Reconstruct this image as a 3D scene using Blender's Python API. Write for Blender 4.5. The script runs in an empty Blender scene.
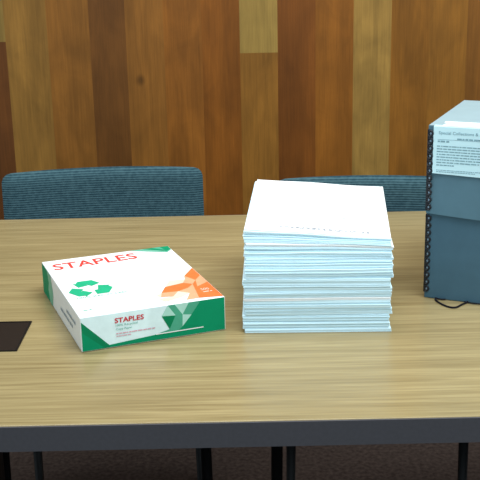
import bpy, math, random
from mathutils import Vector, Matrix, Euler
C = bpy.context.scene.collection
TZ = 0.745                      # height of the table top above the floor
random.seed(7)

# ------------------------------------------------------------------ helpers
def lin(c):
    return tuple(((v/255)/12.92 if v/255 <= .04045 else ((v/255+.055)/1.055)**2.4) for v in c) + (1.0,)

def nodes_mat(name):
    m = bpy.data.materials.new(name); m.use_nodes = True
    nt = m.node_tree
    return m, nt, nt.nodes, nt.links, nt.nodes['Principled BSDF']

def plain(name, rgb, rough=.6, spec=.4, metal=0, noise=.06, nscale=60):
    m, nt, N, L, b = nodes_mat(name)
    b.inputs['Roughness'].default_value = rough
    b.inputs['Specular IOR Level'].default_value = spec
    b.inputs['Metallic'].default_value = metal
    tc = N.new('ShaderNodeTexCoord'); n = N.new('ShaderNodeTexNoise'); n.inputs['Scale'].default_value = nscale
    n.inputs['Detail'].default_value = 4
    r = N.new('ShaderNodeValToRGB'); c = lin(rgb)
    r.color_ramp.elements[0].position = .3; r.color_ramp.elements[1].position = .7
    r.color_ramp.elements[0].color = tuple(v*(1-noise) for v in c[:3]) + (1,)
    r.color_ramp.elements[1].color = tuple(min(1, v*(1+noise)) for v in c[:3]) + (1,)
    L.new(tc.outputs['Object'], n.inputs['Vector']); L.new(n.outputs['Fac'], r.inputs['Fac'])
    L.new(r.outputs['Color'], b.inputs['Base Color'])
    return m

class MB:
    def __init__(s): s.v = []; s.f = []; s.m = []; s.smooth = []
    def face(s, pts, mi=0, sm=False):
        k = len(s.v); s.v += [tuple(p) for p in pts]; s.f.append(list(range(k, k+len(pts)))); s.m.append(mi); s.smooth.append(sm)
    def grid(s, P, mi=0, sm=False, flip=False):
        k = len(s.v); nu = len(P); nv = len(P[0])
        for row in P: s.v += [tuple(p) for p in row]
        for i in range(nu-1):
            for j in range(nv-1):
                q = [k+i*nv+j, k+(i+1)*nv+j, k+(i+1)*nv+j+1, k+i*nv+j+1]
                s.f.append(q[::-1] if flip else q); s.m.append(mi); s.smooth.append(sm)
    def box(s, a, b, mi=0):
        x0, y0, z0 = a; x1, y1, z1 = b
        k = len(s.v)
        s.v += [(x0,y0,z0),(x1,y0,z0),(x1,y1,z0),(x0,y1,z0),(x0,y0,z1),(x1,y0,z1),(x1,y1,z1),(x0,y1,z1)]
        for q in ((3,2,1,0),(4,5,6,7),(0,1,5,4),(1,2,6,5),(2,3,7,6),(3,0,4,7)):
            s.f.append([k+i for i in q]); s.m.append(mi); s.smooth.append(False)
    def tube(s, pts, r, n=10, mi=0, closed=False):
        pts = [Vector(p) for p in pts]; k = len(s.v); m = len(pts)
        rr = r if isinstance(r, (list, tuple)) else [r]*m
        for i, p in enumerate(pts):
            if closed: t = pts[(i+1) % m]-pts[i-1]
            else: t = pts[min(i+1, m-1)]-pts[max(i-1, 0)]
            t.normalize()
            a = Vector((0,0,1)) if abs(t.z) < .9 else Vector((1,0,0))
            e1 = t.cross(a).normalized(); e2 = t.cross(e1)
            for j in range(n):
                th = 2*math.pi*j/n
                s.v.append(tuple(p+(e1*math.cos(th)+e2*math.sin(th))*rr[i]))
        for i in range(m if closed else m-1):
            for j in range(n):
                a, b = k+i*n, k+((i+1) % m)*n
                s.f.append([a+j, a+(j+1) % n, b+(j+1) % n, b+j]); s.m.append(mi); s.smooth.append(True)
        if not closed:
            s.f.append([k+j for j in range(n)]); s.m.append(mi); s.smooth.append(False)
            s.f.append([k+(m-1)*n+j for j in range(n)][::-1]); s.m.append(mi); s.smooth.append(False)
    def build(s, name, mats, parent=None, loc=(0,0,0), rotz=0, bevel=0, seg=3):
        me = bpy.data.meshes.new(name); me.from_pydata(s.v, [], s.f)
        for m in (mats if isinstance(mats, (list, tuple)) else [mats]): me.materials.append(m)
        for p, mi, sm in zip(me.polygons, s.m, s.smooth): p.material_index = mi; p.use_smooth = sm
        me.update()
        o = bpy.data.objects.new(name, me); C.objects.link(o)
        o.location = loc; o.rotation_euler = (0,0,rotz)
        if parent: o.parent = parent
        if bevel:
            bm = o.modifiers.new('bevel', 'BEVEL'); bm.width = bevel; bm.segments = seg; bm.limit_method = 'ANGLE'
        return o

def tag(o, label, cat, group=None):
    o['label'] = label; o['category'] = cat
    if group: o['group'] = group
    return o

def thing(name, label, cat, loc, rotz=0, group=None):
    o = bpy.data.objects.new(name, None); C.objects.link(o); o.empty_display_size = .05
    o.location = loc; o.rotation_euler = (0,0,rotz)
    return tag(o, label, cat, group)

def text_mesh(body, bold=0.0):
    cu = bpy.data.curves.new('t', 'FONT'); cu.body = body; cu.offset = bold; cu.resolution_u = 3
    o = bpy.data.objects.new('t', cu); C.objects.link(o)
    bpy.context.view_layer.update()
    me = bpy.data.meshes.new_from_object(o.evaluated_get(bpy.context.evaluated_depsgraph_get()))
    vs = [v.co.copy() for v in me.vertices]; fs = [list(p.vertices) for p in me.polygons]
    bpy.data.objects.remove(o); bpy.data.curves.remove(cu); bpy.data.meshes.remove(me)
    x0 = min(v.x for v in vs); x1 = max(v.x for v in vs); y0 = min(v.y for v in vs); y1 = max(v.y for v in vs)
    return [((v.x-x0)/(x1-x0), (v.y-y0)/(y1-y0)) for v in vs], fs

def put_text(mb, body, u0, v0, w, h, fr, bold=0.0, mi=0):
    """letters stretched over the rectangle u0..u0+w, v0..v0+h of the plane fr(u, v) -> point"""
    vs, fs = text_mesh(body, bold)
    k = len(mb.v)
    mb.v += [tuple(fr(u0+a*w, v0+b*h)) for a, b in vs]
    for f in fs: mb.f.append([k+i for i in f]); mb.m.append(mi); mb.smooth.append(False)

def word_bars(mb, u0, v0, w, h, fr, seed, mi=0, gap=.35):
    """a line of print too small to read: short strokes with word gaps"""
    rnd = random.Random(seed); u = u0
    while u < u0+w-h:
        L = min(h*rnd.uniform(1.2, 5), u0+w-u)
        mb.face([fr(u, v0), fr(u+L, v0), fr(u+L, v0+h), fr(u, v0+h)], mi)
        u += L+h*(gap+rnd.random()*.5)

# ------------------------------------------------------------------ materials
def wood_wall():
    m, nt, N, L, b = nodes_mat('wall_veneer')
    at = N.new('ShaderNodeAttribute'); at.attribute_name = 'tone'
    of = N.new('ShaderNodeAttribute'); of.attribute_name = 'shift'
    tc = N.new('ShaderNodeTexCoord')
    add = N.new('ShaderNodeVectorMath'); add.operation = 'ADD'
    L.new(tc.outputs['Object'], add.inputs[0]); L.new(of.outputs['Color'], add.inputs[1])
    def noise(scale, detail, dist=0, src=add):
        mp = N.new('ShaderNodeMapping'); mp.inputs['Scale'].default_value = scale
        L.new(src.outputs[0], mp.inputs['Vector'])
        n = N.new('ShaderNodeTexNoise'); n.inputs['Scale'].default_value = 1; n.inputs['Detail'].default_value = detail
        n.inputs['Distortion'].default_value = dist
        L.new(mp.outputs['Vector'], n.inputs['Vector']); return n
    fine = noise((260, 1, 9), 5)
    broad = noise((16, 1, 2.2), 4, 1.2)
    blotch = noise((9, 1, 5), 5, 1.5)
    def mul(col, n, lo, hi):
        r = N.new('ShaderNodeMapRange'); r.inputs['From Min'].default_value = .3; r.inputs['From Max'].default_value = .7
        r.inputs['To Min'].default_value = lo; r.inputs['To Max'].default_value = hi
        L.new(n.outputs['Fac'], r.inputs['Value'])
        v = N.new('ShaderNodeVectorMath'); v.operation = 'SCALE'
        L.new(col, v.inputs[0]); L.new(r.outputs['Result'], v.inputs['Scale']); return v.outputs[0]
    c = mul(at.outputs['Color'], fine, .88, 1.1)
    c = mul(c, broad, .80, 1.18)
    c = mul(c, blotch, .84, 1.14)
    # one small dark knot
    sub = N.new('ShaderNodeVectorMath'); sub.operation = 'SUBTRACT'; sub.inputs[1].default_value = (-.272, 0, .915)
    L.new(tc.outputs['Object'], sub.inputs[0])
    sc = N.new('ShaderNodeVectorMath'); sc.operation = 'MULTIPLY'; sc.inputs[1].default_value = (1, 0, .8); L.new(sub.outputs[0], sc.inputs[0])
    ln = N.new('ShaderNodeVectorMath'); ln.operation = 'LENGTH'; L.new(sc.outputs[0], ln.inputs[0])
    kn = N.new('ShaderNodeMapRange'); kn.interpolation_type = 'SMOOTHSTEP'
    kn.inputs['From Min'].default_value = .002; kn.inputs['From Max'].default_value = .018
    kn.inputs['To Min'].default_value = .5; kn.inputs['To Max'].default_value = 1
    L.new(ln.outputs['Value'], kn.inputs['Value'])
    kv = N.new('ShaderNodeVectorMath'); kv.operation = 'SCALE'; L.new(c, kv.inputs[0]); L.new(kn.outputs['Result'], kv.inputs['Scale']); c = kv.outputs[0]
    L.new(c, b.inputs['Base Color'])
    b.inputs['Roughness'].default_value = .5; b.inputs['Specular IOR Level'].default_value = .25
    return m

def wood_table():
    m, nt, N, L, b = nodes_mat('oak_veneer')
    tc = N.new('ShaderNodeTexCoord')
    def noise(scale, detail, dist=0):
        mp = N.new('ShaderNodeMapping'); mp.inputs['Scale'].default_value = scale
        L.new(tc.outputs['Object'], mp.inputs['Vector'])
        n = N.new('ShaderNodeTexNoise'); n.inputs['Scale'].default_value = 1; n.inputs['Detail'].default_value = detail
        n.inputs['Distortion'].default_value = dist
        L.new(mp.outputs['Vector'], n.inputs['Vector']); return n
    a = noise((4.5, 150, 1), 5, .5); f = noise((14, 420, 1), 3); bl = noise((2.2, 9, 1), 3)
    r = N.new('ShaderNodeValToRGB'); e = r.color_ramp.elements
    e[0].position = .3; e[0].color = lin((137, 120, 82)); e[1].position = .68; e[1].color = lin((167, 150, 108))
    L.new(a.outputs['Fac'], r.inputs['Fac'])
    def mul(col, n, lo, hi):
        q = N.new('ShaderNodeMapRange'); q.inputs['From Min'].default_value = .3; q.inputs['From Max'].default_value = .7
        q.inputs['To Min'].default_value = lo; q.inputs['To Max'].default_value = hi
        L.new(n.outputs['Fac'], q.inputs['Value'])
        v = N.new('ShaderNodeVectorMath'); v.operation = 'SCALE'
        L.new(col, v.inputs[0]); L.new(q.outputs['Result'], v.inputs['Scale']); return v.outputs[0]
    c = mul(r.outputs['Color'], f, .9, 1.08); c = mul(c, bl, .93, 1.06)
    L.new(c, b.inputs['Base Color'])
    b.inputs['Roughness'].default_value = .28; b.inputs['Specular IOR Level'].default_value = .35
    return m

def rib_fabric():
    m, nt, N, L, b = nodes_mat('ribbed_fabric')
    tc = N.new('ShaderNodeTexCoord'); sx = N.new('ShaderNodeSeparateXYZ'); L.new(tc.outputs['Object'], sx.inputs[0])
    w = N.new('ShaderNodeTexNoise'); w.inputs['Scale'].default_value = 45; L.new(tc.outputs['Object'], w.inputs['Vector'])
    ma = N.new('ShaderNodeMath'); ma.operation = 'MULTIPLY_ADD'; ma.inputs[1].default_value = .0012
    L.new(w.outputs['Fac'], ma.inputs[0]); L.new(sx.outputs['Z'], ma.inputs[2])
    mu = N.new('ShaderNodeMath'); mu.operation = 'MULTIPLY'; mu.inputs[1].default_value = 2*math.pi/.0052
    L.new(ma.outputs[0], mu.inputs[0])
    si = N.new('ShaderNodeMath'); si.operation = 'SINE'; L.new(mu.outputs[0], si.inputs[0])
    n2 = N.new('ShaderNodeTexNoise'); n2.inputs['Scale'].default_value = 120; n2.inputs['Detail'].default_value = 3
    L.new(tc.outputs['Object'], n2.inputs['Vector'])
    mx = N.new('ShaderNodeMath'); mx.operation = 'MULTIPLY_ADD'; mx.inputs[1].default_value = .3
    L.new(si.outputs[0], mx.inputs[0]); L.new(n2.outputs['Fac'], mx.inputs[2])
    r = N.new('ShaderNodeValToRGB'); e = r.color_ramp.elements
    e[0].position = .15; e[0].color = lin((40, 66, 76)); e[1].position = .85; e[1].color = lin((76, 106, 114))
    L.new(mx.outputs[0], r.inputs['Fac']); L.new(r.outputs['Color'], b.inputs['Base Color'])
    bp = N.new('ShaderNodeBump'); bp.inputs['Strength'].default_value = .25; bp.inputs['Distance'].default_value = .001
    L.new(si.outputs[0], bp.inputs['Height']); L.new(bp.outputs['Normal'], b.inputs['Normal'])
    b.inputs['Roughness'].default_value = .9; b.inputs['Specular IOR Level'].default_value = .1
    return m

M = dict(
    wall=wood_wall(), oak=wood_table(), fabric=rib_fabric(),
    edge=plain('dark_edge_band', (75, 73, 77), .55, .3, nscale=200),
    black=plain('black_steel', (8, 8, 10), .5, .3),
    hatch=plain('black_plastic', (20, 18, 20), .4, .4),
    carpet=plain('carpet', (72, 62, 58), .95, .05, noise=.35, nscale=90),
    skirt=plain('dark_skirting', (40, 34, 30), .6, .3),
    paper=plain('white_paper', (240, 242, 242), .85, .1, noise=.01),
    paper_cool_lit=plain('cool_lit_paper', (220, 244, 252), .85, .1, noise=.015),  # white paper, cool light on the sheet edges put into its colour
    ink=plain('faint_ink', (150, 154, 164), .8, .1),
    wrap=plain('white_wrapper', (245, 247, 247), .4, .3, noise=.01),
    wgreen=plain('green_print', (0, 142, 98), .6, .15, noise=.04),
    wgreen_d=plain('deep_green_print', (2, 128, 84), .6, .15, noise=.04),
    wmint=plain('mint_print', (176, 222, 208), .6, .15),
    wmid=plain('mid_green_print', (78, 166, 135), .6, .15),
    wpale=plain('cool_lit_wrapper', (225, 246, 248), .6, .15),  # white wrapper of the front end, cool ambient light put into the colour
    emer=plain('emblem_green', (22, 176, 128), .4, .3),
    softgreen=plain('soft_green_print', (110, 185, 160), .4, .3),
    textgreen=plain('text_green_print', (90, 170, 150), .4, .3),
    red=plain('red_print', (205, 30, 48), .4, .3), red_t=plain('bright_red_print', (228, 70, 62), .4, .3),
    pink=plain('pink_print', (222, 165, 178), .4, .3), grey_t=plain('grey_print', (150, 165, 178), .4, .3),
    orange=plain('orange_print', (250, 120, 62), .4, .3), orange_l=plain('light_orange_print', (252, 168, 128), .4, .3),
    orange_p=plain('pale_orange_print', (250, 212, 192), .4, .3),
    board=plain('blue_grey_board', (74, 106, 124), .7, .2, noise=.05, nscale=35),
    lid=plain('lid_board', (88, 121, 136), .7, .2, noise=.05, nscale=35), lid_top_lit=plain('lid_top_lit_board', (144, 166, 172), .6, .25, noise=.03, nscale=35),  # lid top: same board, overhead light painted in as a lighter colour
    label=plain('pale_label', (208, 242, 250), .6, .2, noise=.01), label_i=plain('label_ink', (132, 168, 180), .7, .1),
    strip_w=plain('white_strip', (244, 248, 248), .5, .2),
    rivet=plain('grey_rivet', (120, 140, 158), .35, .5), ring=plain('black_edge_metal', (16, 20, 30), .4, .5),
    cord=plain('black_cord', (28, 26, 34), .8, .1),
)

# ------------------------------------------------------------------ setting
WY = 2.95                       # the panelled wall
def structure(o): o['kind'] = 'structure'; return o
fl = MB(); fl.face([(-3.5,-1.5,0),(3.5,-1.5,0),(3.5,WY,0),(-3.5,WY,0)])
structure(fl.build('floor', M['carpet']))
bw = .1063                      # board width
wb = MB(); tones = []; shifts = []
tone_at = {-6:(128,80,26), -5:(126,76,24), -4:(132,104,50), -3:(138,98,42), -2:(134,86,32), -1:(104,64,24), 0:(140,90,34), 1:(138,84,28),
           2:(130,76,22), 3:(138,92,34), 4:(116,66,20), 5:(138,84,26), 6:(152,116,56), 7:(132,84,26), 8:(138,90,30), 9:(130,82,28)}
rw = random.Random(5)
joints = {-4:(1.03,(100,58,22),(132,104,50)), 3:(.985,(138,92,34),(150,120,60))}
X0 = -.308           # left edge of board 0
def board(x0, x1, z0, z1, c):
    wb.face([(x0,0,z0),(x1,0,z0),(x1,0,z1),(x0,0,z1)])
    tones.append(lin(c)); shifts.append((rw.uniform(0,9), rw.uniform(0,9), rw.uniform(0,9), 1))
for k in range(-32, 36):
    edge = lambda q: {0: X0, -1: -.409, -2: -.527, -3: -.645}.get(q, X0+q*bw if q > 0 else -.645+(q+3)*.11)
    x0, x1 = edge(k), edge(k+1)
    c = tone_at.get(k)
    if c is None:
        j = rw.uniform(.8, 1.15); c = tuple(v*j for v in rw.choice(list(tone_at.values())))
    if k in joints:
        zj, lo, hi = joints[k]
    else:
        zj = rw.choice([.35, .5, 2.0, 2.2]); lo = c; hi = tuple(v*rw.uniform(.8, 1.15) for v in c)
        if zj < 1: lo, hi = hi, c
    board(x0, x1, 0, zj, lo); board(x0, x1, zj, 2.9, hi)
wall = wb.build('wall_back', M['wall'], loc=(0, WY, 0)); structure(wall)
for nm, data in (('tone', tones), ('shift', shifts)):
    at = wall.data.attributes.new(nm, 'FLOAT_COLOR', 'FACE')
    for i, c in enumerate(data): at.data[i].color = c
sk = MB(); sk.box((-3.5, WY-.014, 0), (3.5, WY-.001, .1)); structure(sk.build('baseboard_back', M['skirt'], bevel=.004))

# ------------------------------------------------------------------ table
TF, TB = 1.144, 2.105
table = thing('conference_table', 'long pale oak conference table with a dark grey edge band', 'table', (.375, (TF+TB)/2, 0))
hx, hy = 1.75, (TB-TF)/2
t = MB(); t.box((-hx+.003, -hy+.003, TZ-.032), (hx-.003, hy-.003, TZ)); t.build('table_top', M['oak'], table, bevel=.0015, seg=2)
t = MB()
for a, b in (((-hx,-hy),(hx,-hy+.0028)), ((-hx,hy-.0028),(hx,hy)), ((-hx,-hy+.0028),(-hx+.0028,hy-.0028)), ((hx-.0028,-hy+.0028),(hx,hy-.0028))):
    t.box((a[0],a[1],TZ-.0335), (b[0],b[1],TZ-.0008))
t.build('edge_band', M['edge'], table)['label'] = 'dark grey edge band'
for sx in (-.97, .97):
    t = MB(); t.box((sx-.125, -.2, .02), (sx+.125, .2, TZ-.034)); t.box((sx-.18, -.36, 0), (sx+.18, .36, .02))
    t.build('leg', M['black'], table, bevel=.006)

# cable hatch let into the table top
hatch = thing('cable_hatch', 'flat black hatch cover set into the table top at left', 'hatch', (-.4435, 1.4405, TZ))
t = MB(); t.box((-.118, -.0555, .0002), (.118, .0555, .0012)); t.build('cover', M['hatch'], hatch, bevel=.0004, seg=1)
t = MB()
for a, b in (((-.1205,-.0585),(.1205,-.0562)), ((-.1205,.0562),(.1205,.0585)), ((-.1205,-.0562),(-.1187,.0562)), ((.1187,-.0562),(.1205,.0562))):
    t.box((a[0],a[1],.0002), (b[0],b[1],.0018))
t.build('frame', M['black'], hatch)

# ------------------------------------------------------------------ chairs
def back_shell():
    mb = MB(); W, z0, z1, th = .2265, .52, .805, .034
    n, m = 24, 14
    def P(u, v, side):
        # u -1..1 across, v 0..1 upward; rounded corners at the top, the top edge slightly arched
        z = z0+(z1-z0)*v
        rc = .020; wx = W
        zt = z1-.004*u*u
        z = z0+(zt-z0)*v
        d = zt-z
        if d < rc: wx = W-rc+math.sqrt(max(0, rc*rc-(rc-d)**2))
        x = u*wx
        e = max(0, 1-(abs(u)/1.0)**14)*max(0, 1-abs(2*v-1)**18)
        y = .215-.022*(x/W)**2+.02*(v-.5)+side*th/2*(.25+.75*e)
        return (x, y, z)
    us = [-1+2*i/n for i in range(n+1)]; us = [math.copysign(abs(u)**.75, u) for u in us]
    vs = [1-(1-j/m)**1.8 for j in range(m+1)]
    F = [[P(u, v, -1) for v in vs] for u in us]; B = [[P(u, v, 1) for v in vs] for u in us]
    mb.grid(F, sm=True); mb.grid(B, sm=True, flip=True)
    for j in range(m):
        mb.face([F[0][j], F[0][j+1], B[0][j+1], B[0][j]]); mb.face([F[n][j], B[n][j], B[n][j+1], F[n][j+1]])
    for i in range(n):
        mb.face([F[i][m], F[i+1][m], B[i+1][m], B[i][m]]); mb.face([F[i][0], B[i][0], B[i+1][0], F[i+1][0]])
    return mb
def seat_shell():
    mb = MB(); n = 16; W, D = .224, .215
    def P(u, v, top):
        x = u*W; y = v*D-.01
        e = (1-abs(u)**8)*(1-abs(v)**8)
        # superellipse outline
        k = (abs(u)**8+abs(v)**8)**(1/8) or 1; q = max(abs(u), abs(v))/k if k else 1
        x *= q; y *= q
        return (x, y, .45+.02*e*(1 if top else 0)-(0 if top else .03)+.012*(abs(v)*0))
    g = [-1+2*i/n for i in range(n+1)]
    T = [[P(u, v, 1) for v in g] for u in g]; B = [[P(u, v, 0) for v in g] for u in g]
    mb.grid(T, sm=True); mb.grid(B, sm=True, flip=True)
    for i in range(n):
        mb.face([T[0][i], T[0][i+1], B[0][i+1], B[0][i]]); mb.face([T[n][i+1], T[n][i], B[n][i], B[n][i+1]])
        mb.face([T[i+1][0], T[i][0], B[i][0], B[i+1][0]]); mb.face([T[i][n], T[i+1][n], B[i+1][n], B[i][n]])
    return mb
chair = thing('conference_chair', 'blue-grey ribbed chair at the left end, its whole back in view', 'chair', (-.296, 2.095, 0), .06, 'chairs on the far side of the table')
back_shell().build('backrest', M['fabric'], chair)
seat_shell().build('seat', M['fabric'], chair)
for sx in (-1, 1):
    t = MB(); t.tube([(sx*.205,-.17,.419),(sx*.208,-.172,.2),(sx*.209,-.175,0)], [.0115,.0115,.0105]); t.build('leg', M['black'], chair)
    t = MB(); t.tube([(sx*.175,.238,.60),(sx*.18,.225,.5),(sx*.19,.205,.41),(sx*.197,.205,.2),(sx*.2,.215,0)], [.010,.0115,.0115,.0115,.0105]); t.build('leg', M['black'], chair)
t = MB()
for sx in (-1, 1): t.tube([(sx*.205,-.17,.412),(sx*.189,.205,.412)], .009)
t.tube([(-.205,-.165,.412),(.205,-.165,.412)], .009); t.tube([(-.189,.2,.412),(.189,.2,.412)], .009)
t.build('seat_frame', M['black'], chair)
def copy_tree(o, parent=None):
    c = o.copy(); C.objects.link(c)
    if parent: c.parent = parent
    for ch in [x for x in bpy.data.objects if x.parent == o]: copy_tree(ch, c)
    return c
c2 = copy_tree(chair); c2.location = (.285, 1.955, 0); c2.rotation_euler.z = -.10
c2['label'] = 'blue-grey ribbed chair half hidden behind the tall paper stack'

# ------------------------------------------------------------------ ream of copy paper
rw_, rd, rh = .2185, .2835, .0522
ream = thing('paper_ream', 'sealed white, green and orange ream of recycled copy paper lying flat', 'paper ream', (-.1765, 1.5435, TZ+.0004), .362)
ox, oy = -rw_/2, -rd/2
topf = lambda u, v, e=.00025: (ox+u, oy+v, rh+e)
topg = lambda u, v, e=.00025: (ox+u, oy+v, rh+e)
frf = lambda u, z, e=.0003: (ox+u, oy-e, z)
lff = lambda v, z, e=.0003: (ox-e, oy+v, z)
class Body(MB): pass
t = MB()
# body: slightly puffed top, rounded edges
n = 14; r = .003
prof = lambda a: a
T = []
for i in range(n+1):
    row = []
    for j in range(n+1):
        u, v = i/n, j/n
        row.append((ox+r+(rw_-2*r)*u, oy+r+(rd-2*r)*v, rh))
    T.append(row)
t.box((ox, oy, 0), (ox+rw_, oy+rd, rh))
wrapper = t.build('wrapper', M['wrap'], ream, bevel=.0012, seg=2)
# printed pattern, lying on the wrapper
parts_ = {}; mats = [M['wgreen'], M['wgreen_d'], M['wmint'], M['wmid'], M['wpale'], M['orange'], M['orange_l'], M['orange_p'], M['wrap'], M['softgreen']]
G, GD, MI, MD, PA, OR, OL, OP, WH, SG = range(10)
def F(pts, mi, fr, e): parts_.setdefault(fr, MB()).face([fr(a, b, e) for a, b in pts], mi)
m0 = .0012
W1 = rw_-m0
# top: green corner at the far right, orange facets at the right
F([(.150,rd-m0),(.206,rd-.0355),(W1,rd-.022),(W1,rd-m0)], SG, topg, .0002)
F([(.172,rd-m0),(.208,rd-.029),(W1,rd-.018),(W1,rd-m0)], G, topg, .0003)
F([(.188,rd-m0),(.206,rd-.021),(.203,rd-m0)], MD, topg, .0004)
F([(W1,.150),(.193,.116),(.203,.090),(.193,.074),(.182,.0105),(W1,.0035)], OR, topf, .0003)
F([(.193,.074),(.181,.085),(.150,.078),(.137,.054),(.162,.051),(.181,.060)], OR, topf, .00028)
F([(.193,.074),(.181,.060),(.162,.051),(.176,.037),(.186,.030)], OL, topf, .00026)
F([(.137,.054),(.162,.051),(.149,.0325),(.131,.036)], OL, topf, .00026)
F([(.162,.051),(.176,.037),(.162,.026),(.149,.0325)], OP, topf, .00026)
F([(.162,.026),(.149,.0325),(.125,.031),(.131,.014)], OP, topf, .00024)
F([(.176,.037),(.186,.030),(.182,.0105),(.162,.0098)], OL, topf, .00024)
F([(.150,.078),(.181,.085),(.193,.100),(.165,.104)], OP, topf, .00024)
F([(.181,.085),(.193,.074),(.203,.090),(.193,.116),(.189,.100)], OL, topf, .00032)
F([(.137,.054),(.125,.044),(.131,.036)], OP, topf, .00024)
F([(W1,.110),(.203,.090),(.196,.060),(W1,.075)], OL, topf, .00036)
# front: white panel with cool light tinted into it, folded green corner, facets, green block and strip
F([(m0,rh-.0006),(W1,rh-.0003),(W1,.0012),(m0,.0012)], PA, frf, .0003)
F([(m0,.0455),(.0015,.0012),(.0405,.0012),(.0405,.0050)], GD, frf, .0005)
F([(.0012,.030),(.0012,.0012),(.034,.0012)], G, frf, .0006)
F([(.0405,.0052),(.108,.0095),(W1,.0098),(W1,.0012),(.0405,.0012)], G, frf, .0004)
F([(.1297,rh-.0003),(.120,.0365),(.1312,.0147),(.108,.0097),(W1,.0097),(W1,rh-.0003)], G, frf, .00045)
F([(.120,.0365),(.1411,.0348),(.1312,.0147)], GD, frf, .0006)
F([(.1297,rh-.0003),(.1411,.0348),(.120,.0365)], MI, frf, .0006)
F([(.1297,rh-.0003),(.1400,rh-.0003),(.1518,.0347),(.1411,.0348)], MD, frf, .0006)
F([(.1411,.0348),(.1511,.0162),(.1312,.0147)], MD, frf, .0006)
F([(.1411,.0348),(.1518,.0347),(.1511,.0162)], MD, frf, .0007)
F([(.1400,rh-.0003),(.1620,rh-.0003),(.1518,.0347)], MI, frf, .0006)
F([(.1620,rh-.0003),(.1655,.0326),(.1518,.0347)], MD, frf, .0006)
F([(.1518,.0347),(.1655,.0326),(.1511,.0162)], MI, frf, .0007)
F([(.1620,rh-.0003),(.1799,rh-.0003),(.1655,.0326)], MD, frf, .00055)
F([(.1655,.0326),(.1757,.0139),(.1511,.0162)], G, frf, .0007)
F([(.1312,.0147),(.1511,.0162),(.1430,.0097),(.108,.0097)], MD, frf, .0006)
F([(.110,.0095),(.1833,.0095),(.1833,.0110),(.110,.0110)], WH, frf, .0009)
# left side: green at the far end, pale blue-white print
F([(rd-m0,rh-.0012),(rd-m0,.0012),(.226,.0012),(.236,.020),(.228,.034),(.240,rh-.0012)], G, lff, .0004)
F([(.240,rh-.0012),(.228,.034),(.236,.020),(.226,.0012),(.205,.0012),(.197,.025),(.212,rh-.0012)], SG, lff, .0004)
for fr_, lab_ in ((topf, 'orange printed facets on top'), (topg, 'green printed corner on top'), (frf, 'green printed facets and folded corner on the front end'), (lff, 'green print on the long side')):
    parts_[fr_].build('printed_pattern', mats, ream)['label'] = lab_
e = MB(); put_text(e, 'STAPLES', .0115, .229, .141, .0315, lambda u, v: topf(u, v+.05*(u-.0115)/1, .0004), .012)
e.build('lettering', M['red_t'], ream)['label'] = 'large red lettering on top'
e = MB(); put_text(e, 'STAPLES', .0500, .0368, .0432, .0076, lambda u, v: frf(u, v, .0009), .02)
e.build('lettering', M['red'], ream)['label'] = 'small red lettering on the front'
e = MB(); put_text(e, '100% RECYCLED', .0145, .0785, .076, .0065, lambda u, v: topf(u, v, .0004))
e.build('lettering', M['softgreen'], ream)['label'] = 'pale green lettering on top'
e = MB(); put_text(e, '100% Recycled', .0512, .0306, .0320, .0042, lambda u, v: frf(u, v, .0009))
put_text(e, 'Copy Paper', .0512, .0248, .0240, .0042, lambda u, v: frf(u, v, .0009))
e.build('lettering', M['textgreen'], ream)['label'] = 'small green lettering on the front'
e = MB(); word_bars(e, .0512, .0198, .058, .0016, lambda u, v: frf(u, v, .0009), 3); word_bars(e, .0512, .0160, .022, .0013, lambda u, v: frf(u, v, .0009), 4)
e.build('fine_print', M['pink'], ream)
e = MB(); word_bars(e, .03, .0300, .062, .0045, lambda u, v: lff(.122-u, v, .0006), 5); word_bars(e, .02, .0180, .085, .0045, lambda u, v: lff(.158-u, v, .0006), 6)
e.build('fine_print', M['grey_t'], ream)
e = MB(); word_bars(e, .012, .026, .012, .003, lambda u, v: topf(u, v, .0004), 8)
e.build('fine_print', M['softgreen'], ream)
e = MB(); put_text(e, '500', .196, .0395, .0125, .0090, lambda u, v: topf(u, v, .0005), .01); word_bars(e, .196, .0310, .014, .0030, lambda u, v: topf(u, v, .0005), 9)
e.build('lettering', M['orange_p'], ream)['label'] = 'small pale number in the orange corner'
# recycling emblem: three bent arrows chasing round a triangle
e = MB()
def arrows(cx, cy, sx, sy):
    R = 1.0; A = [Vector((math.cos(math.radians(90+120*k)), math.sin(math.radians(90+120*k)))) for k in range(3)]
    hw = .25
    for k in range(3):
        a, b = A[k], A[(k+1) % 3]; c = A[(k+2) % 3]
        # band along side c->a, bending at corner a, with an arrow head starting the side a->b
        def pt(q, z=.0004): return topf(cx+q.x*sx, cy+q.y*sy, z)
        s0 = c.lerp(a, .58); s1 = c.lerp(a, .88); t0 = a.lerp(b, .12); t1 = a.lerp(b, .28); t2 = a.lerp(b, .50)
        d1 = (a-c).normalized(); n1 = Vector((-d1.y, d1.x))*hw; d2 = (b-a).normalized(); n2 = Vector((-d2.y, d2.x))*hw
        inner = a*(1-2*hw)
        e.face([pt(s0-n1), pt(s1-n1), pt(inner), pt(s0+n1)])
        e.face([pt(s1-n1), pt(t0-n2), pt(inner)])
        e.face([pt(t0-n2), pt(t1-n2), pt(t1+n2), pt(inner)])
        e.face([pt(t1-n2*1.5), pt(t2), pt(t1+n2*1.5)])
arrows(.0425, .1195, .0350, .0400)
e.build('recycling_emblem', M['emer'], ream)['label'] = 'green recycling arrows'

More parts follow.
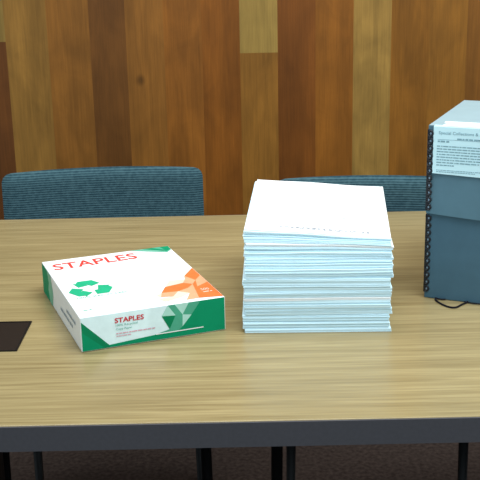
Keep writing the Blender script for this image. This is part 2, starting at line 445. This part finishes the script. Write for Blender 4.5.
# ------------------------------------------------------------------ tall stack of paper
rs = random.Random(21)
SX, SY = .1146, 1.5713
HT = .1475
def pose(t):
    """centre and turn of the sheets at relative height t"""
    k = max(0, (t-.62)/.38); k = k**1.3
    d = min(1, t/.8)
    return (SX+.0035*d+.0085*k, SY+.010*d+.021*k, -.029-.064*k)
def zs(h, x, y):
    """height of the sheet surface whose nominal height is h (x, y: 0..1 across the sheet)"""
    t = h/HT; k = max(0, (t-.70)/.30); q = k*k
    z = h+q*(.0085-.0138*x)+q*.0105*(y-.4)
    z += t*(.0006*math.sin(5.1*x+h*90)+.0004*math.sin(11*x-h*240)*min(1, t*3))
    return z
def leaf(mb, h0, h1, cx, cy, yaw, w=.2155, d=.279, mi=0, nx=10, ny=5, org=(0,0,0)):
    c, s = math.cos(yaw), math.sin(yaw)
    def P(i, j, h):
        lx = (i/nx-.5)*w; ly = (j/ny-.5)*d
        return (cx+c*lx-s*ly-org[0], cy+s*lx+c*ly-org[1], zs(h, i/nx, j/ny)-org[2])
    T = [[P(i, j, h1) for j in range(ny+1)] for i in range(nx+1)]
    B = [[P(i, j, h0) for j in range(ny+1)] for i in range(nx+1)]
    mb.grid(T, mi, flip=False); mb.grid(B, mi, flip=True)
    for i in range(nx):
        mb.face([B[i][0], B[i+1][0], T[i+1][0], T[i][0]], mi); mb.face([B[i+1][ny], B[i][ny], T[i][ny], T[i+1][ny]], mi)
    for j in range(ny):
        mb.face([B[0][j+1], B[0][j], T[0][j], T[0][j+1]], mi); mb.face([B[nx][j], B[nx][j+1], T[nx][j+1], T[nx][j]], mi)
h = .0004; i = 0; bundles = []
while h < HT-.0035:
    th = rs.choice([.004, .006, .008, .0095])*rs.uniform(.9, 1.1)
    if h > .118: th = rs.uniform(.002, .0042)
    th = min(th, HT-.0012-h)
    bundles.append((h, th)); h += th
GR = 'bundles of white paper in the tall stack'
for k, (h0, th) in enumerate(bundles):
    cx, cy, yaw = pose((h0+th/2)/HT)
    cx += rs.uniform(-.0016, .0016); cy += rs.uniform(-.0012, .0012); yaw += rs.uniform(-.008, .008)
    mb = MB(); nl = max(2, round(th/.00085)); dt = (th-.00045)/nl
    org = (cx, cy, h0)
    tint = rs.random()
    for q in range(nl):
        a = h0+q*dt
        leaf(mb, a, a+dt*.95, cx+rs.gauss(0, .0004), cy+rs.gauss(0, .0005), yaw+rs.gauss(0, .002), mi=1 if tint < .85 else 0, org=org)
    lab = 'thin bundle of white letter paper lying in the tall stack'
    if k == 0: lab = 'lowest bundle of white paper, lying on the table under the tall stack'
    o = mb.build('paper_bundle', [M['paper'], M['paper_cool_lit']], loc=(cx, cy, TZ+h0))
    tag(o, lab, 'paper bundle', GR)
# the topmost sheet, printed with a few faint lines
cx, cy, yaw = pose(1.0); mb = MB(); hs = h+.0003
leaf(mb, hs, hs+.00035, cx, cy, yaw, org=(cx, cy, h), nx=16, ny=10)
c_, s_ = math.cos(yaw), math.sin(yaw)
def sheet(u, v):
    lx = (u-.5)*.2155; ly = (v-.5)*.279
    return (c_*lx-s_*ly, s_*lx+c_*ly, zs(hs+.00035, u, v)-h+.0006)
def sline(u0, u1, v, hh, seed):
    r2 = random.Random(seed); u = u0
    while u < u1:
        L = r2.uniform(.012, .035)
        mb.face([sheet(u, v), sheet(min(u+L, u1), v), sheet(min(u+L, u1), v+hh), sheet(u, v+hh)], 1)
        u += L+r2.uniform(.008, .02)
sline(.24, .86, .075, .010, 1); sline(.30, .86, .058, .006, 2); sline(.46, .90, .30, .006, 3); sline(.12, .5, .62, .004, 4)
o = mb.build('paper_sheet', [M['paper'], M['ink']], loc=(cx, cy, TZ+h))
tag(o, 'topmost white sheet of the tall stack, faint printing near its front edge', 'paper sheet')

# ------------------------------------------------------------------ archive box
BW, BD, BH = .127, .252, .280
abox = thing('archive_box', 'upright blue-grey document box with lid flap and label at right', 'box', (.2930, 1.5720, TZ+.0003), -.4215)
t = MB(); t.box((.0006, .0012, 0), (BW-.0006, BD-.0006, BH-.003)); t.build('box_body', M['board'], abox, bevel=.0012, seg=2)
t = MB()
# lid: top panel and the flap folded down over the upper half of the front, sagging a little along its free edge
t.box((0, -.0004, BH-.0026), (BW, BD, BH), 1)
nx, nz = 12, 10; zl = lambda u: .1415-.0065*u
Fo = [[(BW*i/nx, -.0010-.0030*(1-j/nz)**2*(.4+.6*math.sin(math.pi*i/nx)), zl(i/nx)+(BH-zl(i/nx))*j/nz) for j in range(nz+1)] for i in range(nx+1)]
Ba = [[(x, y+.0014, z) for x, y, z in row] for row in Fo]
t.grid(Fo, sm=True); t.grid(Ba, sm=True, flip=True)
for i in range(nx): t.face([Fo[i][0], Ba[i][0], Ba[i+1][0], Fo[i+1][0]]); t.face([Fo[i][nz], Fo[i+1][nz], Ba[i+1][nz], Ba[i][nz]])
for j in range(nz): t.face([Fo[0][j], Fo[0][j+1], Ba[0][j+1], Ba[0][j]]); t.face([Fo[nx][j], Ba[nx][j], Ba[nx][j+1], Fo[nx][j+1]])
lid = t.build('lid', [M['lid'], M['lid_top_lit']], abox); lid['label'] = 'lid with its front flap folded down'
# black metal edging down the front corners, pressed with round studs
def edging(z0, z1, y0, nst, xs, sgn):
    t = MB()
    xa, xb = (xs, xs+sgn*.0052); xl, xr = min(xa, xb), max(xa, xb)
    t.box((xl, y0-.0006, z0), (xr, y0, z1)); xo = xs-sgn*.0007
    t.box((min(xs, xo), y0-.0006, z0), (max(xs, xo), y0+.008, z1))
    st = MB(); sp = (z1-z0)/nst
    for q in range(nst):
        zc = z0+sp*(q+.5); xc = xs+sgn*.0044
        ring = []
        t.tube([(xc+.0036*math.cos(a), y0-.0012, zc+.0042*math.sin(a)) for a in [2*math.pi*w/16 for w in range(16)]], .0012, 6, closed=True)
        t.face([(xc+.0036*math.cos(a), y0-.0008, zc+.0042*math.sin(a)) for a in [2*math.pi*w/16 for w in range(16)]])
        st.face([(xc+.0014*math.cos(a), y0-.0012, zc+.0019*math.sin(a)) for a in [2*math.pi*w/12 for w in range(12)]])
    e = t.build('metal_edge', M['ring'], abox); e['label'] = 'black studded metal edge'
    st.build('studs', M['rivet'], e)
edging(.010, .1385, .0012, 11, 0, 1); edging(.146, .274, -.0030, 11, 0, 1)
edging(.010, .1320, .0012, 11, BW, -1); edging(.140, .274, -.0030, 11, BW, -1)
# label over the top edge and down the flap, white strip on the lid top
lf = lambda u, z, e=.0: (u, -.0036-e-.0010*(1-(z-.2)/.08), z)
t = MB()
t.face([lf(.0085, .2065), lf(.118, .2035), lf(.118, .2795), lf(.0085, .2795)])
t.face([lf(.0085, .2795), lf(.118, .2795), (.118, .004, BH+.0004), (.0085, .004, BH+.0004)])
t.face([(.020, .004, BH+.0005), (.118, .004, BH+.0005), (.118, .040, BH+.0005), (.022, .030, BH+.0005)], 0)
t.face([(.018, .024, BH+.0009), (.118, .024, BH+.0009), (.118, .036, BH+.0009), (.018, .036, BH+.0009)], 1)
lb = t.build('label_sheet', [M['label'], M['strip_w']], abox); lb['label'] = 'pale blue printed label'
e = MB(); fr = lambda u, z: lf(u, z, .0003)
put_text(e, 'Special Collections & Archives', .0165, .2663, .087, .0062, fr, .008)
word_bars(e, .045, .2605, .042, .0022, fr, 30); e.face([fr(.015,.2595), fr(.112,.2595), fr(.112,.2600), fr(.015,.2600)]); word_bars(e, .0155, .2555, .020, .0026, fr, 31)
for q in range(8): word_bars(e, .0145, .2485-.0042*q, (.098 if q < 7 else .028), .0017, fr, 40+q)
word_bars(e, .0145, .2115, .098, .0011, fr, 60); word_bars(e, .0145, .2090, .060, .0011, fr, 61)
e.build('lettering', M['label_i'], lb)
# pull cord lying on the table in front of the box
t = MB()
pts = [(.020,.001),(.021,-.006),(.026,-.014),(.0346,-.0235),(.0450,-.0310),(.0545,-.0335),(.0608,-.0285),(.0650,-.015),(.0700,-.004),(.071,.001)]
def spline(P, n=6):
    out = []
    for i in range(len(P)-1):
        p0, p1, p2, p3 = P[max(i-1,0)], P[i], P[i+1], P[min(i+2, len(P)-1)]
        for k in range(n):
            s = k/n
            out.append(tuple(.5*((2*b)+(c-a)*s+(2*a-5*b+4*c-d)*s*s+(3*b-a-3*c+d)*s**3) for a, b, c, d in zip(p0, p1, p2, p3)))
    return out+[P[-1]]
t.tube([(x, y, .0016) for k, (x, y) in enumerate(spline(pts)) if y < .0008], .0014, 8)
t.tube([(x, y, .0016) for x, y in spline([(.020,-.0006),(.029,-.003),(.036,-.0006)])], .0011, 8)
t.tube([(x, y, .0016) for x, y in spline([(.066,-.0012),(.076,-.004),(.092,-.0035),(.108,-.0012)])], .0010, 8)
t.build('pull_cord', M['cord'], abox)['label'] = 'black cord loop at the foot of the box'

# ------------------------------------------------------------------ light
def area(name, loc, target, size, power, col):
    l = bpy.data.lights.new(name, 'AREA'); l.shape = 'RECTANGLE'; l.size, l.size_y = size; l.energy = power; l.color = col
    o = bpy.data.objects.new(name, l); C.objects.link(o); o.location = loc
    o.rotation_euler = (Vector(target)-Vector(loc)).to_track_quat('-Z', 'Y').to_euler(); return o
area('ceiling_lamp', (-.25, 1.95, 2.75), (-.25, 1.95, 0), (1.6, .6), 22, (1, .97, .92))
area('ceiling_lamp', (.75, .9, 2.75), (.5, 1.25, .6), (1.6, .6), 46, (.96, .99, 1))
w = bpy.data.worlds.new('world'); bpy.context.scene.world = w; w.use_nodes = True
bg = w.node_tree.nodes['Background']; bg.inputs['Color'].default_value = (.74, .91, 1.0, 1); bg.inputs['Strength'].default_value = .76

# ------------------------------------------------------------------ camera
cam = bpy.data.cameras.new('camera'); co = bpy.data.objects.new('camera', cam); C.objects.link(co)
cam.sensor_width = 36; cam.sensor_fit = 'HORIZONTAL'; cam.lens = 1038/480*36; cam.clip_start = .01
pitch, roll = .2903, -.0209
R = Matrix.Rotation(math.pi/2-pitch, 4, 'X') @ Matrix.Rotation(roll, 4, 'Z')
co.matrix_world = Matrix.Translation((0, 0, TZ+.5727)) @ R
bpy.context.scene.camera = co
vs = bpy.context.scene.view_settings; vs.view_transform = 'Standard'; vs.look = 'None'; vs.exposure = 0; vs.gamma = 1
